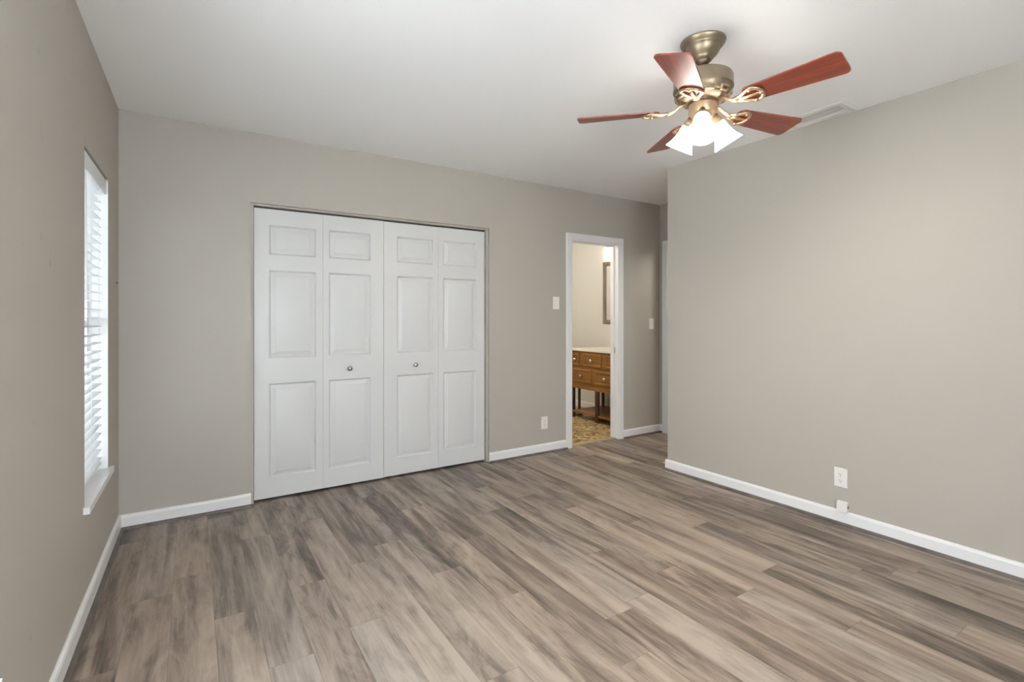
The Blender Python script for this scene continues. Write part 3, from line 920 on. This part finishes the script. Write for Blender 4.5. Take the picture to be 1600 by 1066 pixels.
def drawer(y0, y1, z0, z1):
    bm = bm_new()
    rings = []
    for ins, dx in ((0, 0.0), (0, 0.010), (0.004, 0.013), (0.022, 0.013), (0.028, 0.006), (0.032, 0.005)):
        rings.append([bm.verts.new((VX - dx, y, z)) for y, z in ((y0 + ins, z0 + ins), (y1 - ins, z0 + ins), (y1 - ins, z1 - ins), (y0 + ins, z1 - ins))])
    for A, B in zip(rings, rings[1:]):
        for i in range(4):
            j = (i + 1) % 4
            bm.faces.new((A[i], A[j], B[j], B[i]))
    bm.faces.new(rings[-1]); bm.faces.new(rings[0][::-1])
    dr = obj('drawer', bm, M['vanity'], van)
    bm = bm_new(); lathe(bm, [(0.007, 0), (0.007, 0.012), (0.015, 0.018), (0.0175, 0.025), (0.012, 0.031), (0, 0.033)], Vector((VX - 0.004, (y0 + y1) / 2, (z0 + z1) / 2)), Vector((-1, 0, 0)), 20, cap=False)
    obj('knob', bm, M['steel'], dr, smooth=True)['label'] = 'polished metal knob'
for y0, y1, z0, z1 in ((4.745, 4.880, 0.655, 0.815), (4.345, 4.690, 0.655, 0.815), (3.945, 4.290, 0.655, 0.815), (4.525, 4.880, 0.455, 0.620), (4.100, 4.470, 0.455, 0.620)):
    drawer(y0, y1, z0, z1)

mr = thing('wall_mirror', (4.6, 4.64, 1.17), 'tall framed mirror on the bathroom wall above the vanity', 'mirror')
my0, my1, mz0, mz1, mw = 4.34, 4.915, 1.17, 1.985, 0.055
bm = bm_new()
rings = []
for ins, d in ((0, 0), (0, 0.022), (0.010, 0.030), (mw - 0.012, 0.024), (mw, 0.014), (mw, 0.0)):
    rings.append([bm.verts.new((4.6 - d, y, z)) for y, z in ((my0 + ins, mz0 + ins), (my1 - ins, mz0 + ins), (my1 - ins, mz1 - ins), (my0 + ins, mz1 - ins))])
for A, B in zip(rings, rings[1:]):
    for i in range(4):
        j = (i + 1) % 4
        bm.faces.new((A[i], A[j], B[j], B[i]))
obj('frame', bm, M['mirror_frame'], mr)['label'] = 'grey-brown carved frame'
bm = bm_new(); box(bm, WORLD, 4.590, 4.598, my0 + mw - 0.003, my1 - mw + 0.003, mz0 + mw - 0.003, mz1 - mw + 0.003)
obj('mirror_glass', bm, M['mirror'], mr)

vl = thing('vanity_light', (4.6, 4.62, 2.09), 'glowing white glass bathroom light above the framed mirror', 'wall light')
bm = bm_new(); box(bm, WORLD, 4.575, 4.6, 4.36, 4.87, 2.165, 2.205)
obj('mounting_bar', bm, M['steel'], vl, bevel=0.003)
for y in (4.80, 4.615, 4.43):
    bm = bm_new(); lathe(bm, [(0.0, 0.0), (0.032, 0.0), (0.036, 0.01), (0.036, 0.140), (0.030, 0.150), (0, 0.150)], Vector((4.54, y, 2.010)), Vector((0, 0, 1)), 28, cap=False)
    obj('lamp_shade', bm, M['bath_glow'], vl, smooth=True)['label'] = 'lit opal glass cylinder'
    bm = bm_new(); tube(bm, [(4.54, y, 2.158), (4.54, y, 2.180), (4.55, y, 2.188), (4.578, y, 2.188)], 0.008, 10)
    obj('lamp_arm', bm, M['steel'], vl, smooth=True)

bm = bm_new(); lathe(bm, [(0.0, 0.0), (0.060, 0.0), (0.062, 0.010), (0.050, 0.022), (0.0, 0.026)], Vector((4.19, 4.945, 0.004)), Vector((0, 0, 1)), 24, cap=False)
tag(obj('floor_disc', bm, M['track'], smooth=True, origin=(4.19, 4.945, 0.004)), 'small dark round object on the mosaic floor beyond the vanity end', 'floor item')

# ceiling lamp of the bathroom
cl = thing('ceiling_light', (3.15, 4.75, 2.44), 'round white ceiling light of the bathroom, out of sight above the doorway', 'ceiling light')
bm = bm_new(); lathe(bm, [(0.0, 0), (0.14, 0), (0.145, -0.02), (0.0, -0.02)], Vector((3.15, 4.75, 2.44)), Vector((0, 0, 1)), 32, cap=False)
obj('base_plate', bm, M['steel'], cl, smooth=True)
bm = bm_new(); lathe(bm, [(0.13, -0.02), (0.125, -0.05), (0.09, -0.075), (0.0, -0.085)], Vector((3.15, 4.75, 2.44)), Vector((0, 0, 1)), 32, cap=False)
obj('diffuser', bm, M['bath_glow'], cl, smooth=True)
L = bpy.data.lights.new('bathroom_lamp', 'POINT'); L.energy = BATH_LAMP_WATTS; L.color = (1.0, 0.89, 0.74); L.shadow_soft_size = 0.10
lo = bpy.data.objects.new('bathroom_lamp', L); COL.objects.link(lo); lo.location = (3.15, 4.75, 2.24)
